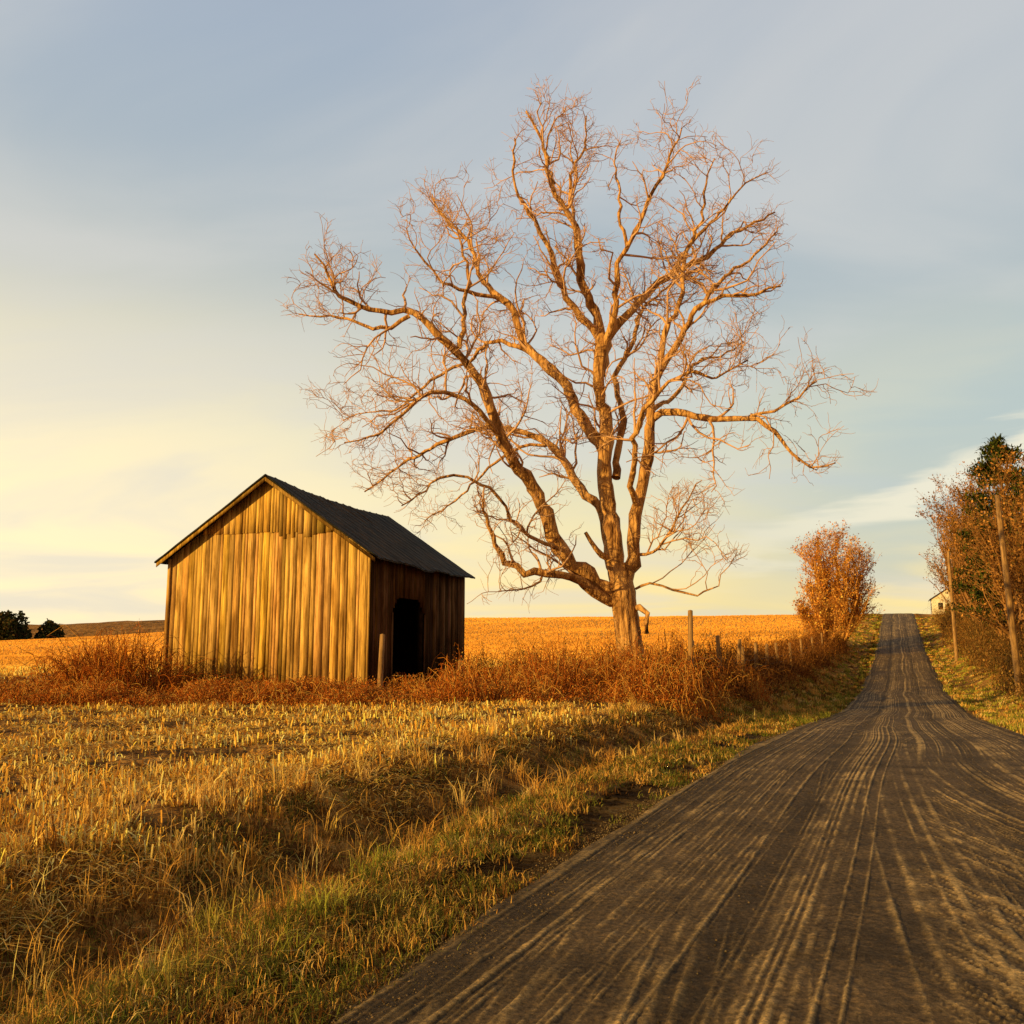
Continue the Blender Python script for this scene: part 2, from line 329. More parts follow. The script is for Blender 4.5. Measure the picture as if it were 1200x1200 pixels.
brush('rust_colored_shrub',[(-12.0,26.4),(-11.2,26.3),(-12.8,27.0),(-10.3,26.8),(-13.6,27.4)],[1.1,1.1,1.2,.9,1.],[1.9,1.9,1.8,1.4,1.4],[200,190,150,100,90],[3800,3600,2800,1700,1400],RUST,[.32,.26,.22,.07,.13],.026)
cs=[];rd_=[];hg=[];ns=[];nl=[]
for _ in range(470):
    x=rng.uniform(-16,9.5);y=rng.uniform(23.2,28.) if x<-4.5 else rng.uniform(22.,35.)
    s_,t_=st(x,y)
    if t_>-5.0 or bool(inbarn(np.array(x),np.array(y),.8)): continue
    if x<-4.5 and y>26.6-(x+4.3)*.27: continue
    cs.append((x,y));q=rng.uniform(.5,1.1);rd_.append(q)
    hg.append((rng.uniform(.25,.7) if x<-4 else rng.uniform(.3,.6) if x<-1.8 else rng.uniform(.5,1.65)));ns.append(22);nl.append(880)
brush('bramble_thicket',cs,rd_,hg,ns,nl,RUST+[(.78,.50,.14)],[.25,.21,.18,.09,.20,.07],.026)
cs=[];rd_=[];hg=[];ns=[];nl=[]
for s_ in np.arange(27,100,1.2):
    for _ in range(2):
        t_=rng.uniform(-8.,-5.2);x,y=xy(s_+rng.uniform(-.6,.6),t_);cs.append((x,y));rd_.append(rng.uniform(.7,1.3));hg.append(rng.uniform(.6,1.9));ns.append(22);nl.append(460)
brush('hedgerow_weeds',cs,rd_,hg,ns,nl,[(.36,.14,.035),(.20,.075,.022),(.58,.26,.06),(.09,.04,.018)],None,.052)
# ---------------------------------------------------------------- barn
barn=bpy.data.objects.new('wooden_barn',None);scene.collection.objects.link(barn)
BZ=0.02
barn.location=(BO[0],BO[1],BZ);barn.rotation_euler=(0,0,math.atan2(-.257,.966))
EV,RG=4.28,6.72
roofz=lambda x:EV+(RG-EV)*(1-abs(x-BW/2)/(BW/2))
box8=np.array([[0,1,3,2],[4,6,7,5],[0,4,5,1],[2,3,7,6],[0,2,6,4],[1,5,7,3]])
def hexa(acc,c,col):
    acc.add(np.array(c,float),box8,np.tile(col,(8,1)))
def boxp(acc,x0,x1,y0,y1,z0,z1,col=(1,1,1)):
    hexa(acc,[(x,y,z) for x in(x0,x1) for y in(y0,y1) for z in(z0,z1)],col)
def wcol(dark=1.): 
    b=rng.normal(.95,.16);return np.clip(np.array([b,b*rng.normal(.96,.04),b*rng.normal(.90,.15)])*dark,.15,1.05)
acc=Acc();x=0.
while x<BW-.02:
    w=min(rng.choice([.10,.14,.18,.24,.29])*rng.uniform(.9,1.1),BW-x)
    if BW-x-w<.1: w=BW-x
    gp=.002 if rng.random()<.55 else rng.uniform(.006,.020)
    x0,x1=x,x+w-gp
    yj=rng.uniform(-.0025,.0025);zb=.10+abs(rng.normal(0,.09));
    if rng.random()<.12: zb+=.22
    za,zc=min(5.0,roofz(x0)-.06),min(5.0,roofz(x1)-.06)
    cw=wcol()
    hexa(acc,[(x0,-.03+yj,zb),(x0,-.03+yj,za),(x0,-.005+yj,zb),(x0,-.005+yj,za),(x1,-.03+yj,zb+rng.normal(0,.01)),(x1,-.03+yj,zc),(x1,-.005+yj,zb),(x1,-.005+yj,zc)],cw)
    if roofz((x0+x1)/2)>5.1:
        right=(x0+x1)/2>BW*.55
        zb2=4.94+rng.normal(0,.012)-(abs(rng.normal(0,.13)) if right else 0)
        za,zc=roofz(x0)-.05,roofz(x1)-.05
        hexa(acc,[(x0,-.052+yj,zb2),(x0,-.052+yj,za),(x0,-.034+yj,zb2),(x0,-.034+yj,za),(x1,-.052+yj,zb2),(x1,-.052+yj,zc),(x1,-.034+yj,zb2),(x1,-.034+yj,zc)],wcol(.5 if right and rng.random()<.5 else 1.))
    x+=w
acc.obj('front_gable_boards',M_wood,parent=barn)
acc=Acc();x=0.
while x<BW-.02:
    w=min(rng.uniform(.2,.28),BW-x);x0,x1=x+.002,x+w-.002;za,zc=roofz(x0)-.06,roofz(x1)-.06
    hexa(acc,[(x0,BL,.15),(x0,BL,za),(x0,BL+.025,.15),(x0,BL+.025,za),(x1,BL,.15),(x1,BL,zc),(x1,BL+.025,.15),(x1,BL+.025,zc)],wcol(.8));x+=w
acc.obj('rear_gable_boards',M_inner,parent=barn)
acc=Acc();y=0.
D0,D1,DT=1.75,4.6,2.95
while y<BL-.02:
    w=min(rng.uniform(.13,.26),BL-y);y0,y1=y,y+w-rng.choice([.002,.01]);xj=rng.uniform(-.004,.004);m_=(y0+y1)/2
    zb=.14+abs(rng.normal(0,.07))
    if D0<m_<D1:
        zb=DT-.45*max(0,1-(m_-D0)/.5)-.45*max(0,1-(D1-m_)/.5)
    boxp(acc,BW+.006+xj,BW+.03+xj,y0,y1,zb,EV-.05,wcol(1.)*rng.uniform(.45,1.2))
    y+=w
acc.obj('side_wall_boards',M_shadewood,parent=barn)
acc=Acc();y=0.
while y<BL-.02:
    w=min(rng.uniform(.2,.28),BL-y);boxp(acc,-.03,-.006,y+.001,y+w-.001,.14,EV-.05,wcol(.9));y+=w
acc.obj('far_wall_boards',M_inner,parent=barn)
acc=Acc();boxp(acc,.1,BW-.25,.2,BL-.3,.03,.13);acc.obj('plank_floor',M_inner,parent=barn)
acc=Acc()
for px in(.1,BW-.22):
    for py in(.03,3.,6.,BL-.22): 
        if not(px>3 and D0-.1<py<D1+.1): boxp(acc,px,px+.15,py,py+.15,.14,EV-.12)
boxp(acc,BW-.2,BW-.03,D0-.17,D0-.02,.14,EV-.12);boxp(acc,BW-.2,BW-.03,D1+.02,D1+.17,.14,EV-.12)
boxp(acc,.3,BW-.3,.03,.16,EV-.3,EV-.14)
for k in range(9):
    yy=.4+k*1.07
    for sgn in(0,1):
        x0=0 if sgn==0 else BW;xm=BW/2
        hexa(acc,[(min(x0,xm),yy,(EV if x0<xm else RG)-.2),(min(x0,xm),yy,(EV if x0<xm else RG)-.07),(min(x0,xm),yy+.06,(EV if x0<xm else RG)-.2),(min(x0,xm),yy+.06,(EV if x0<xm else RG)-.07),
                  (max(x0,xm),yy,(RG if x0<xm else EV)-.2),(max(x0,xm),yy,(RG if x0<xm else EV)-.07),(max(x0,xm),yy+.06,(RG if x0<xm else EV)-.2),(max(x0,xm),yy+.06,(RG if x0<xm else EV)-.07)],(.6,.6,.6))
acc.obj('timber_frame',M_inner,parent=barn)
acc=Acc()
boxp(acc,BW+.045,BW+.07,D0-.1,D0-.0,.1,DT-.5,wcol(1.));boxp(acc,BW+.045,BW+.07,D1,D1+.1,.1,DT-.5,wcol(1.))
acc.obj('doorway_trim',M_shadewood,parent=barn)
acc=Acc();boxp(acc,BW-.02,BW+.04,-.085,-.06,.1,EV-.1,wcol(1.));boxp(acc,-.05,.06,-.085,-.06,.1,EV-.1,wcol(.8))
acc.obj('corner_boards',M_wood,parent=barn)
sl=(RG-EV)/(BW/2)
def roofside(sgn):
    nu,nv=24,200;u=np.linspace(0,1,nu);v=np.linspace(-.38,BL+.32,nv);U,Vv=np.meshgrid(u,v,indexing='ij')
    ov=.36;xx=(BW/2+ov)*U;z=RG+.03-sl*xx
    sag=-.13*np.sin(math.pi*np.clip(Vv/BL,0,1))*(.4+.6*(1-U))+.05*(fbm(U*5,Vv*1.5,2)-.5)
    rib=.022*(np.abs(((Vv/.62)%1)-.5)<.07)
    edge_=.10*(vnoise(Vv*1.8+sgn*9,U*0)-.5)*(U>.93)
    top=np.stack([BW/2+sgn*xx,Vv+edge_,z+sag+rib+edge_],-1);bot=top.copy();bot[...,2]-=.045+rib
    V=np.concatenate([top.reshape(-1,3),bot.reshape(-1,3)]);i=np.arange(nu-1)[:,None]*nv;j=np.arange(nv-1)[None];F=np.stack([i+j,i+nv+j,i+nv+j+1,i+j+1],-1).reshape(-1,4)
    n0=nu*nv;FF=[F,F[:,::-1]+n0]
    for idx in (np.arange(nv),np.arange(nv)+(nu-1)*nv,np.arange(nu)*nv,np.arange(nu)*nv+nv-1):
        FF.append(np.stack([idx[:-1],idx[1:],idx[1:]+n0,idx[:-1]+n0],1))
    return V,np.concatenate(FF)
for nm,sg in(('roof_right_slope',1),('roof_left_slope',-1)):
    V,F=roofside(sg);mesh_obj(nm,V,F,M_roof,parent=barn)
acc=Acc()
for sg in(1,-1):
    xm=BW/2;xe=BW/2+sg*(BW/2+.30);ze=RG-sl*(BW/2+.30)
    pts=[]
    for (px,pz) in ((xm+sg*.004,RG),(xe,ze)):
        pts.append([(px,-.345,pz-.17),(px,-.345,pz-.045),(px,-.315,pz-.17),(px,-.315,pz-.045)])
    if sg<0:pts=pts[::-1]
    hexa(acc,pts[0]+pts[1],wcol(.7))
acc.obj('rake_boards',M_wood,parent=barn)
acc=Acc()
for k in range(40):
    if k<24: px,py=rng.uniform(0,BW),rng.uniform(-.03,.12)
    else: px,py=BW+rng.uniform(-.1,.05),rng.uniform(0,BL)
    if px>BW-.15 and D0<py<D1: continue
    r_=rng.uniform(.12,.22);u=np.linspace(0,math.pi,6);vv=np.arange(8)*math.tau/8
    pts=np.array([[px+r_*math.sin(a)*math.cos(b)*(1+.15*rng.normal()),py+r_*.7*math.sin(a)*math.sin(b),.02+r_*.8*math.cos(a)] for a in u for b in vv])
    i=np.arange(5)[:,None]*8;j=np.arange(8)[None];acc.add(pts,np.stack([i+j,i+(j+1)%8,i+8+(j+1)%8,i+8+j],-1).reshape(-1,4),np.ones((48,3)))
acc.obj('foundation_stones',M_stone,parent=barn)
# ---------------------------------------------------------------- big bare tree
TY=31.
def tp(u,v,d=0):
    # limb joint cast along the camera ray through an image position, at tree depth
    a=(u-600)/1040.;b=(600-v)/1040.;den=.9898-.1426*b;y=TY+d
    return np.array([y*a/den,y,EYE+y*(.1426+.9898*b)/den])
zb=float(H(np.array(4.15),np.array(31.)))
limbs=[
 ([(744,808,0),(741,785,0),(738,760,0),(733,725,0),(729,695,0),(724,662,.1)],.58,.42),
 ([(725,672,.1),(714,620,.2),(711,570,.3),(707,510,.3),(705,450,.2),(702,395,.1),(690,345,0),(682,310,-.2),(668,262,-.5),(650,215,-.6),(632,170,-.7),(618,128,-.8)],.32,.03),
 ([(730,690,0),(742,650,-.2),(748,600,-.5),(757,540,-.8),(765,480,-1),(774,435,-1.2),(795,400,-1.6),(818,362,-2),(850,345,-2.4),(885,346,-2.8),(912,338,-3)],.26,.03),
 ([(723,702,0),(690,674,-.3),(657,642,-.8),(632,595,-1.2),(612,550,-1.6),(590,515,-2),(572,478,-2.2),(555,440,-2.5),(538,408,-2.8),(513,386,-3),(480,370,-3.2),(445,366,-3.4),(412,352,-3.6),(385,325,-3.8),(365,300,-4)],.28,.03),
 ([(718,705,0),(680,684,-.6),(645,672,-1.1),(607,662,-1.6),(585,640,-2),(568,610,-2.3),(562,585,-2.6)],.19,.04),
 ([(714,640,.2),(700,595,.6),(672,555,1.2),(640,522,1.8),(605,502,2.4),(560,505,3),(515,520,3.6),(470,545,4.2),(430,575,4.6)],.18,.03),
 ([(708,530,.3),(682,485,.7),(657,450,1.1),(635,420,1.5),(612,392,1.9),(588,352,2.2),(565,320,2.5),(545,285,2.8),(520,250,3),(505,225,3.1)],.22,.03),
 ([(704,440,.2),(712,405,.6),(728,375,1),(755,345,1.4),(785,325,1.8),(820,303,2.2),(855,280,2.6),(882,262,3),(905,248,3.3)],.19,.03),
 ([(722,560,.3),(727,500,1),(724,450,1.6),(735,405,2.4),(752,370,3),(775,340,3.5),(805,320,4)],.15,.03),
 ([(763,492,-1),(790,482,-1.5),(830,487,-2),(872,492,-2.6),(900,510,-3),(930,530,-3.3),(955,541,-3.5),(980,540,-3.7)],.14,.02),
 ([(872,492,-2.6),(905,478,-2.9),(930,462,-3.2),(955,445,-3.5)],.06,.02),
 ([(682,310,-.2),(673,270,.3),(670,225,.6),(680,180,.9),(690,135,1)],.10,.025),
 ([(706,430,.2),(720,345,-.6),(735,290,-1.1),(757,240,-1.5),(782,200,-1.8),(798,148,-2)],.14,.025),
 ([(774,435,-1.2),(785,380,-.8),(800,330,-.4),(812,280,0),(825,235,.3),(838,190,.5)],.12,.025),
 ([(635,420,1.5),(605,408,2.2),(575,402,2.8),(545,420,3.4),(500,455,4),(455,478,4.6),(405,495,5)],.10,.02),
 ([(538,408,-2.8),(546,370,-2.4),(548,330,-2),(540,290,-1.6),(525,260,-1.3)],.09,.02),
 ([(480,370,-3.2),(440,385,-2.8),(395,372,-2.4),(355,365,-2)],.08,.02),
 ([(590,515,-2),(558,480,-2.8),(520,462,-3.6),(480,480,-4.2),(440,505,-4.8),(405,520,-5.2)],.10,.02),
 ([(700,395,.1),(668,350,-.5),(645,300,-1),(620,250,-1.4),(602,200,-1.8),(600,158,-2)],.13,.025),
 ([(785,325,1.8),(815,280,1.4),(850,240,1),(875,215,.7),(898,205,.4)],.09,.02),
 ([(818,362,-2),(850,322,-1.6),(885,298,-1.2),(910,270,-.8)],.09,.02),
 ([(765,480,-1),(795,450,.2),(830,420,1.2),(870,400,2)],.09,.02),
 ([(588,352,2.2),(560,345,1.6),(520,330,1),(490,300,.4),(480,270,0)],.09,.02),
 ([(650,215,-.6),(640,185,-.2),(650,150,.2),(660,128,.4)],.05,.02),
 ([(735,290,-1.1),(725,240,-.6),(720,200,-.2),(728,165,0)],.07,.02),
 ([(640,522,1.8),(600,530,2.2),(560,560,2.6),(530,590,3),(500,610,3.4)],.07,.02),
 ([(640,668,-1.1),(620,690,-1.8),(590,690,-2.4)],.05,.015),
 ([(745,690,0),(765,688,-.4),(800,697,-.8),(840,682,-1.2),(866,650,-1.5)],.05,.012),
 ([(745,650,-.2),(775,640,-1),(800,600,-1.8),(818,560,-2.4)],.06,.015),
 ([(737,715,0),(757,722,-.4),(762,745,-.5)],.12,.08),
 ([(715,655,.1),(697,640,-.4),(682,622,-.6)],.13,.06),
 ([(748,600,-.5),(738,560,-1.5),(745,510,-2.4),(765,470,-3),(800,440,-3.6),(845,435,-4),(880,420,-4.4)],.12,.02),
 ([(657,642,-.8),(640,640,-2),(600,600,-3),(560,570,-3.8),(520,560,-4.4),(470,590,-5)],.08,.02),
]
tree=bpy.data.objects.new('bare_tree',None);scene.collection.objects.link(tree);tree.location=(4.15,31,zb)
A=Acc();B=Acc()
spec=[dict(den=1.3,len=2.4,ang=55,up=.22,n=5,seg=7,rmax=.052,rmin=.015,wob=.34,f0=.22),
      dict(den=2.7,len=1.15,ang=50,up=.16,n=4,seg=5,rmax=.021,rmin=.011,wob=.36,f0=.15),
      dict(den=4.4,len=.62,ang=50,up=.10,n=3,seg=4,rmax=.012,rmin=.008,wob=.40,f0=.15)]
for k,(pts,r0,r1) in enumerate(limbs):
    P=resample([tp(*q) for q in pts],.22 if k==0 else .3)
    P=P-np.array([4.15,31,zb])
    f=np.linspace(0,1,len(P));jit=rng.normal(0,.04,P.shape);jit[0]=0
    if k>0:
        P=P+jit
        kk=np.arange(len(P));ph=rng.random(3)*6
        for ax in range(3): P[:,ax]+=.11*np.sin(kk*.55+ph[ax])*np.minimum(1,f*6)
    R=r0*(1-f)**.9+r1*(1-(1-f)**.9)
    if k==0: R=r0*.82+(r1-r0*.82)*f+.22*np.exp(-f*9)
    R=R*(1+(.02 if k==0 else .07)*rng.normal(size=len(R)))
    nn=24 if k==0 else 16 if r0>.15 else 9
    tube(A,P,R,nn)
    if r0>.15:   # bark furrows running along the limb
        g=1+.07*rng.normal(size=nn);g2=1+.035*rng.normal(size=(len(P),nn));VV=A.V[-1].reshape(len(P),nn,3)
        A.V[-1]=(P[:,None]+(VV-P[:,None])*(g[None]*g2)[...,None]).reshape(-1,3)
    if k>0 and r0>.03 and k not in(29,30):
        sp=[dict(s) for s in spec]
        if k in(4,27,28): sp[0]['den']=.8
        if k>=9: sp[0]['f0']=.12;sp[0]['den']=1.3
        grow(B,P,R,0,sp)
        sp2=[dict(den=5,len=.95,ang=38,up=.1,n=3,seg=4,rmax=.014,rmin=.009,wob=.3,f0=.1),dict(spec[2],den=3.5)]
        grow(B,P[-6:],R[-6:],0,sp2)
o=A.obj('trunk_and_limbs',M_bark,smooth=True,parent=tree)
B.obj('twigs',M_twig,smooth=True,parent=tree)
# ---------------------------------------------------------------- other trees
M_twig2=leafmat('brush_twigs',0)
def small_tree(name,s_,t_,hgt,wid,seed,stems=7,cols=RUST,leafn=5000,leafsz=.10,den=1.,tint=(1,.8,.6),spread=.5):
    global rng
    old=rng;rng=np.random.default_rng(seed)
    x,y=xy(s_,t_);z=float(H(np.array(x),np.array(y)));e=bpy.data.objects.new(name,None);scene.collection.objects.link(e);e.location=(x,y,z)
    A=Acc();sc=hgt/9.
    sp=[dict(den=1.5*den/sc,len=2.4*sc,ang=32,up=.35,n=4,seg=5,rmax=.06*sc,rmin=.02,wob=.16,f0=.05),
        dict(den=2.6*den/sc,len=1.3*sc,ang=32,up=.3,n=3,seg=4,rmax=.028,rmin=.016,wob=.2,f0=.1),
        dict(den=3.0*den/sc,len=.75*sc,ang=32,up=.2,n=3,seg=3,rmax=.020,rmin=.014,wob=.2,f0=.1)]
    for k in range(stems):
        a=rng.random()*math.tau;q=rng.random()**.6;d=np.array([math.cos(a),math.sin(a)])*wid*spread*q*.8
        hh=hgt*(.95-.35*q)*(.85+.2*rng.random());f=np.linspace(0,1,9)
        P=np.stack([d[0]*f**.6+.25*math.cos(a),d[1]*f**.6+.25*math.sin(a),hh*f-.1],1)+rng.normal(0,.12*sc,(9,3))*f[:,None]
        R=np.linspace(.13*sc,.02,9);tube(A,P,R,6,tint);grow(A,P,R,0,sp,tint)
    A.obj('branches',M_twig2,parent=e)
    allv=np.concatenate(A.V)
    if leafn:
        idx=rng.integers(0,len(allv),leafn);P=allv[idx]+rng.normal(0,.15,(leafn,3));P=P[P[:,2]>.25];n=len(P);B=Acc()
        B.add(*blades_geo(P,leafsz*(.5+rng.random(n)),leafsz*(.5+.6*rng.random(n)),rng.random(n)*2,pick(cols,n,None,.25)))
        B.obj('foliage',M_leaf,parent=e)
    rng=old
OR=[(.82,.40,.08),(.66,.27,.045),(.90,.52,.13),(.34,.14,.035)]
small_tree('bushy_tree',100,-5.8,13,9,11,stems=16,cols=OR,leafn=15000,leafsz=.15,tint=(.64,.34,.10))
small_tree('bushy_tree',90,-6.3,6,6,12,stems=9,cols=OR,leafn=6000,leafsz=.14,tint=(.56,.30,.10))
BRN=[(.44,.21,.055),(.56,.29,.08),(.22,.10,.028),(.15,.10,.03)]
k=0
for s_,t_,h_,w_ in[(49,9.2,10,5),(55,8.8,11,5),(62,8.4,12.5,6),(70,8.2,13.5,6),(80,8.2,14,6.5),(91,8.0,15.5,7),(103,8.0,17.5,8),(116,8.0,19,9),(134,8.2,17,8),(66,13,14,7),(97,11,18,8)]:
    small_tree('roadside_tree',s_,t_,h_,w_,30+k,stems=8,cols=BRN,leafn=6000,leafsz=.16,den=.85,tint=(.36,.19,.075));k+=1
cs=[];rd_=[];hg=[];ns=[];nl=[]
for s_ in np.arange(35,136,1.25):
    t_=rng.uniform(5.3,7.5);x,y=xy(s_,t_);cs.append((x,y));rd_.append(rng.uniform(.9,1.7));hg.append(rng.uniform(1.,3.)*(1+.4*(s_>75))*(.6 if s_<44 else 1));ns.append(26);nl.append(700)
brush('hedgerow_shrubs',cs,rd_,hg,ns,nl,[(.38,.18,.05),(.16,.08,.025),(.46,.28,.08),(.10,.075,.025)],None,.075)
def evergreen(name,x,y,hgt,wid,seed,n=20000):
    global rng
    old=rng;rng=np.random.default_rng(seed)
    z=float(H(np.array(x),np.array(y)));e=bpy.data.objects.new(name,None);scene.collection.objects.link(e);e.location=(x,y,z)
    A=Acc();tube(A,[(0,0,-.2),(0.1,0,hgt*.5),(0,0,hgt)],[.25,.15,.03],7,(.2,.13,.08));Bq=Acc();cl=[]
    for k in range(110):
        f=.12+.86*rng.random();a=rng.random()*math.tau;L=wid*.5*(1-f)**.5*(.6+.5*rng.random())+.3
        p0=np.array([0,0,hgt*f]);p1=p0+np.array([math.cos(a)*L,math.sin(a)*L,L*.12]);tube(A,[p0,(p0+p1)/2+[0,0,.1],p1],[.05,.03,.01],4,(.2,.13,.08));cl.append((p0,p1))
    cl=np.array(cl);ix=rng.integers(0,len(cl),n);q=(.25+.8*rng.random(n))[:,None]
    P=cl[ix,0]*(1-q)+cl[ix,1]*q+rng.normal(0,.22,(n,3))
    Bq.add(*blades_geo(P,.12+.25*rng.random(n),.07+.08*rng.random(n),rng.random(n)*2.5,pick([(.06,.085,.018),(.12,.13,.028),(.025,.042,.014)],n)))
    A.obj('trunk',M_twig2,parent=e);Bq.obj('foliage',M_leaf,parent=e);rng=old
x,y=xy(77,7.9);evergreen('evergreen_tree',x,y,16.3,8,5)
# ---------------------------------------------------------------- utility poles
def pole(name,s_,t_,h_,lean):
    x,y=xy(s_,t_);z=float(H(np.array(x),np.array(y)));e=bpy.data.objects.new(name,None);scene.collection.objects.link(e);e.location=(x,y,z)
    A=Acc();tube(A,[(0,0,-.3),(lean*.5,0,h_*.5),(lean,0,h_),(lean,0,h_+.02)],[.16,.135,.11,.01],10);A.obj('pole_shaft',M_post,parent=e)
    A=Acc()
    for dz in(.25,.9):
        tube(A,[(lean,0,h_-dz),(lean+.16,-.02,h_-dz),(lean+.17,-.02,h_-dz+.14),(lean+.17,-.02,h_-dz+.16)],[.02,.02,.05,.02],8)
    A.obj('insulators',M_stone,parent=e)
pole('utility_pole',47,4.9,9.2,-.35);pole('utility_pole',84,4.3,9.2,-.1)
# ---------------------------------------------------------------- fence
fence=bpy.data.objects.new('wooden_fence',None);scene.collection.objects.link(fence)
A=Acc();Wr=Acc();tops=[]
plist=[]
for s_,t_,h_ in[(27.3,-5.9,2.6),(28.1,-6.1,1.6),(33.5,-6.1,1.9),(36.5,-6.,1.9),(37.6,-5.9,1.6),(41,-5.9,1.8),(45,-6.,1.7),(50,-6,1.8),(56,-6,1.7),(63,-6,1.7),(71,-6,1.7),(80,-6,1.7)]:
    plist.append((*xy(s_,t_),h_))
for q_,(x,y,h_) in enumerate(plist):
    z=float(H(np.array(x),np.array(y)));lx,ly=rng.normal(0,.06,2)*h_*(0.2 if q_==0 else 1)
    tube(A,[(x,y,z-.2),(x+lx*.5,y+ly*.5,z+h_*.5),(x+lx,y+ly,z+h_),(x+lx,y+ly,z+h_+.02)],[.095,.085,.075,.01],8);tops.append((np.array([x,y,z]),h_))
for k in range(len(tops)-1):
    (a,ha),(b,hb)=tops[k],tops[k+1]
    for q in(.45,.8,1.1):
        p0=a+[0,0,q];p1=b+[0,0,q];m_=(p0+p1)/2-[0,0,.05];tube(Wr,[p0,m_,p1],[.006]*3,4)
A.obj('posts',M_post,parent=fence);Wr.obj('wire',M_stone,parent=fence)
def single_post(x,y,h_,r_,lean):
    z=float(H(np.array(x),np.array(y)));e=bpy.data.objects.new('fence_post',None);scene.collection.objects.link(e);e.location=(x,y,z)
    A=Acc();tube(A,[(0,0,-.2),(lean*.5,0,h_*.5),(lean,0,h_),(lean,0,h_+.02)],[r_,r_*.95,r_*.9,.01],8);A.obj('post_shaft',M_post,parent=e)
single_post(-3.7,25.2,1.75,.08,.06);single_post(-1.6,28.,1.0,.08,0)
# ---------------------------------------------------------------- far farmhouse
x,y=xy(158,7.2);z=float(H(np.array(x),np.array(y)));fh=bpy.data.objects.new('farmhouse',None);scene.collection.objects.link(fh);fh.location=(x,y,z);fh.rotation_euler=(0,0,-.41);fh.scale=(.75,.75,.75)
Mw=noisemat('white_siding',[(.3,(.66,.62,.55)),(.7,(.8,.78,.72))],scale=3,bump=.1);Mg=noisemat('dark_glass',[(.3,(.02,.02,.03)),(.7,(.05,.05,.06))],scale=3,bump=0,rough=.2)
A=Acc();boxp(A,-3,3,-4,4,0,3.2)
mesh_obj('walls',np.concatenate(A.V+[np.array([(-3,-4,3.2),(3,-4,3.2),(0,-4,5.2),(-3,4,3.2),(3,4,3.2),(0,4,5.2)])]),(np.r_[A.F[0].ravel(),8,9,10,11,13,12],np.r_[np.arange(6)*4,24,27]),Mw,parent=fh)
A=Acc()
for sg in(1,-1):
    q=[(0,-4.3,5.25),(0,-4.3,5.4),(0,4.3,5.25),(0,4.3,5.4)];w_=[(sg*3.4,-4.3,2.98),(sg*3.4,-4.3,3.13),(sg*3.4,4.3,2.98),(sg*3.4,4.3,3.13)]
    hexa(A,q+w_ if sg>0 else w_+q,(1,1,1))
A.obj('roof',M_roof,parent=fh)
A=Acc()
for xx in(-1.8,1.0): boxp(A,xx,xx+.9,-4.03,-4.01,1,2.4)
for yy in(-3,-.5,2): boxp(A,-3.03,-3.01,yy,yy+.9,1,2.4)
A.obj('windows',Mg,parent=fh)
A=Acc();boxp(A,-.45,.45,-4.03,-4.01,.1,2.1);A.obj('door',M_post,parent=fh)
# ---------------------------------------------------------------- distance
def hillmesh(name,x0,x1,yc,hw,hh,mat,base,sd):
    xs=np.linspace(x0,x1,140);vs=np.linspace(-1,1,20);XX,VV=np.meshgrid(xs,vs,indexing='ij')
    e=sstep(0,.2,(XX-x0)/(x1-x0))*sstep(0,.15,(x1-XX)/(x1-x0))
    ZZ=base+hh*e*(1-VV**2)*(.8+.4*fbm(XX*.008+sd,VV*0+sd,3))+1.8*fbm(XX*.15,VV*3,3)*(1-VV**2)*e
    V=np.stack([XX,yc+VV*hw,ZZ],-1).reshape(-1,3);i=np.arange(139)[:,None]*20;j=np.arange(19)[None]
    mesh_obj(name,V,np.stack([i+j,i+20+j,i+21+j,i+j+1],-1).reshape(-1,4),mat,smooth=True)
M_hill=noisemat('wooded_hill',[(.3,(.07,.05,.02)),(.5,(.30,.15,.04)),(.7,(.48,.26,.08))],scale=.12,detail=8,bump=1,bscale=.4,bdist=1.5,spec=.02)
hillmesh('hill',-900,200,720,150,22,M_hill,-7,2)
A=Acc();n=26000
cx=np.concatenate([rng.uniform(-170,-108,60)]);cy=rng.uniform(195,215,60);ch=rng.uniform(3.5,8,60)*(1-.3*sstep(-120,-108,cx))
q=rng.integers(0,60,n);v=rng.random(n);a=rng.random(n)*math.tau;rr_=2.6*np.sqrt(1-v**1.5)*rng.random(n)**.4*1.1
P=np.stack([cx[q]+rr_*np.cos(a),cy[q]+rr_*np.sin(a),H(cx[q],cy[q])+ch[q]*v*(.8+.3*rng.random(n))],1)
A.add(*blades_geo(P,.4+.5*rng.random(n),.4+.4*rng.random(n),rng.random(n)*2.,pick([(.04,.05,.02),(.06,.07,.025),(.10,.07,.03),(.03,.04,.02)],n)))
A.obj('distant_tree_line',M_leaf)
# ---------------------------------------------------------------- sun + sky
AZ=math.radians(-124);EL=math.radians(14)
sd=bpy.data.lights.new('sun','SUN');sd.energy=5.;sd.angle=math.radians(.5);sd.color=(1,.62,.16)
so=bpy.data.objects.new('sun',sd);scene.collection.objects.link(so)
D=Vector((math.sin(AZ)*math.cos(EL),math.cos(AZ)*math.cos(EL),math.sin(EL)));so.rotation_euler=D.to_track_quat('Z','Y').to_euler();so.location=D*50
w=bpy.data.worlds.new('World');scene.world=w;w.use_nodes=True;nt=w.node_tree;L=nt.links
for n_ in list(nt.nodes): nt.nodes.remove(n_)
def MR(src,a,b,c=0,d=1):
    m=N(nt,'ShaderNodeMapRange',interpolation_type='SMOOTHSTEP')
    for i_,v_ in zip((1,2,3,4),(a,b,c,d)): m.inputs[i_].default_value=v_
    L.new(src,m.inputs[0]);return m.outputs[0]
def MA(op,a,b):
    m=N(nt,'ShaderNodeMath',operation=op)
    for i_,v_ in enumerate((a,b)):
        if isinstance(v_,(int,float)): m.inputs[i_].default_value=v_
        else: L.new(v_,m.inputs[i_])
    return m.outputs[0]
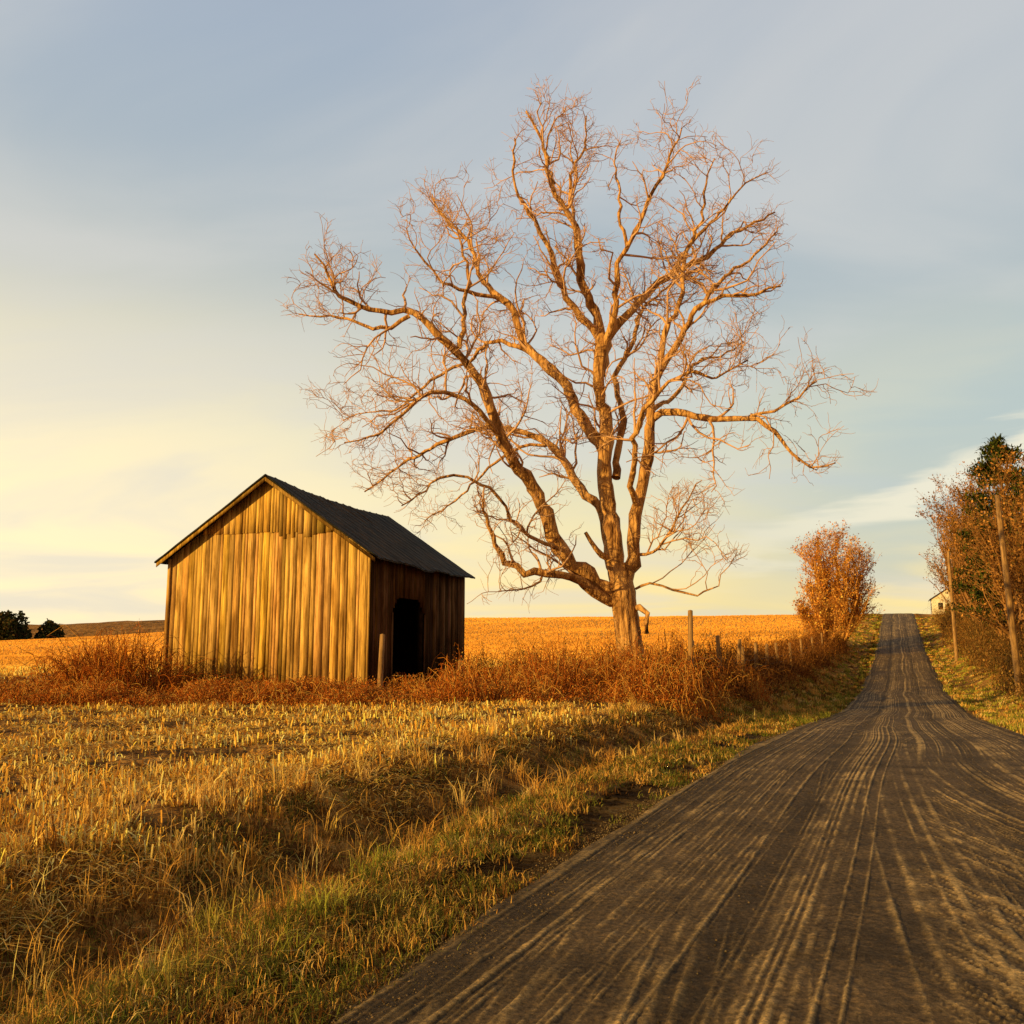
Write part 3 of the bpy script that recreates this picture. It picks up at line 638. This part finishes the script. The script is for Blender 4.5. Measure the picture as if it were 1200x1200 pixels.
def MX(f,a,b,bt='MIX'):
    m=N(nt,'ShaderNodeMix',data_type='RGBA',blend_type=bt)
    for i_,v_ in zip((0,6,7),(f,a,b)):
        if isinstance(v_,(int,float)): m.inputs[i_].default_value=v_
        elif isinstance(v_,tuple): m.inputs[i_].default_value=(*v_,1)
        else: L.new(v_,m.inputs[i_])
    return m.outputs[2]
out=N(nt,'ShaderNodeOutputWorld');bg=N(nt,'ShaderNodeBackground');bg.inputs[1].default_value=.1;L.new(bg.outputs[0],out.inputs[0])
sky=N(nt,'ShaderNodeTexSky',sky_type='NISHITA');sky.sun_disc=False;sky.sun_elevation=EL;sky.sun_rotation=AZ%math.tau
sky.air_density=1.2;sky.dust_density=2.5
tc=N(nt,'ShaderNodeTexCoord');G=tc.outputs['Generated'];sx=N(nt,'ShaderNodeSeparateXYZ');L.new(G,sx.inputs[0]);gx,gy,gz=sx.outputs
cl=ramp(nt,[(0,(1.15,.88,.32)),(.05,(1.12,.88,.38)),(.12,(.98,.85,.48)),(.22,(.70,.72,.58)),(.36,(.49,.56,.58)),(.58,(.41,.49,.59)),(.66,(.40,.47,.58)),(.76,(.09,.11,.14)),(1,(.045,.06,.08))])  # unseen sky overhead darkened to cut the ambient light
L.new(gz,cl.inputs[0])
dt=N(nt,'ShaderNodeVectorMath',operation='DOT_PRODUCT');dt.inputs[1].default_value=(-.80,.58,.14);L.new(G,dt.inputs[0])
left=MA('MULTIPLY',MR(dt.outputs['Value'],.45,.98),MR(gz,.50,.08))
c1=MX(left,cl.outputs[0],(1.25,1.04,.64))
zz=MA('ADD',gz,.16);cb=N(nt,'ShaderNodeCombineXYZ');L.new(MA('DIVIDE',gx,zz),cb.inputs[0]);L.new(MA('DIVIDE',gy,zz),cb.inputs[1])
mp=N(nt,'ShaderNodeMapping');mp.inputs['Rotation'].default_value=(0,0,.9);mp.inputs['Scale'].default_value=(.45,.75,1);mp.inputs['Location'].default_value=(2.3,.7,0);L.new(cb.outputs[0],mp.inputs[0])
nz=N(nt,'ShaderNodeTexNoise');nz.inputs['Scale'].default_value=1.7;nz.inputs['Detail'].default_value=6;nz.inputs['Roughness'].default_value=.5;nz.inputs['Distortion'].default_value=.7;L.new(mp.outputs[0],nz.inputs['Vector'])
c2=MX(MR(nz.outputs['Fac'],.38,.68,0,.55),c1,(.76,.74,.70))
mp2=N(nt,'ShaderNodeMapping');mp2.inputs['Rotation'].default_value=(0,.384,0);mp2.inputs['Scale'].default_value=(5,5,26);L.new(G,mp2.inputs[0])
nz2=N(nt,'ShaderNodeTexNoise');nz2.inputs['Scale'].default_value=1.;nz2.inputs['Detail'].default_value=6;nz2.inputs['Distortion'].default_value=.8;L.new(mp2.outputs[0],nz2.inputs['Vector'])
d=MA('ADD',MA('SUBTRACT',gz,MA('MULTIPLY',gx,.403)),.0116)
dn=MA('ADD',d,MA('MULTIPLY',MA('SUBTRACT',nz2.outputs['Fac'],.5),.13))
right=MA('MULTIPLY',MR(gx,.12,.42),MR(gy,.0,.4))
gap=MA('MULTIPLY',MA('MULTIPLY',MR(dn,-.13,-.03),MR(dn,.16,.03)),right)
c3=MX(MA('MULTIPLY',gap,.65),c2,(.44,.56,.60))
strk=MA('MULTIPLY',MA('MULTIPLY',MR(dn,-.035,-.008),MR(dn,.030,.0)),right)
c4=MX(MA('MULTIPLY',strk,.8),c3,(1.0,.92,.70))
c5=MX(MR(gy,.1,-.5),c4,(.34,.20,.09))  # unseen sky behind the camera dimmed and warmed to shape the ambient light
sc=N(nt,'ShaderNodeVectorMath',operation='SCALE');sc.inputs['Scale'].default_value=10.;L.new(c5,sc.inputs[0])
c6=MX(.9,sky.outputs[0],sc.outputs[0]);L.new(c6,bg.inputs[0])
# ---------------------------------------------------------------- camera
cd=bpy.data.cameras.new('camera');cd.lens=31.2;cd.sensor_width=36;cd.clip_end=8000;cd.clip_start=.05
co=bpy.data.objects.new('camera',cd);scene.collection.objects.link(co);co.location=(0,0,EYE);co.rotation_euler=(math.radians(90+8.2),0,0);scene.camera=co
scene.view_settings.view_transform='Standard';scene.view_settings.look='None';scene.view_settings.exposure=0
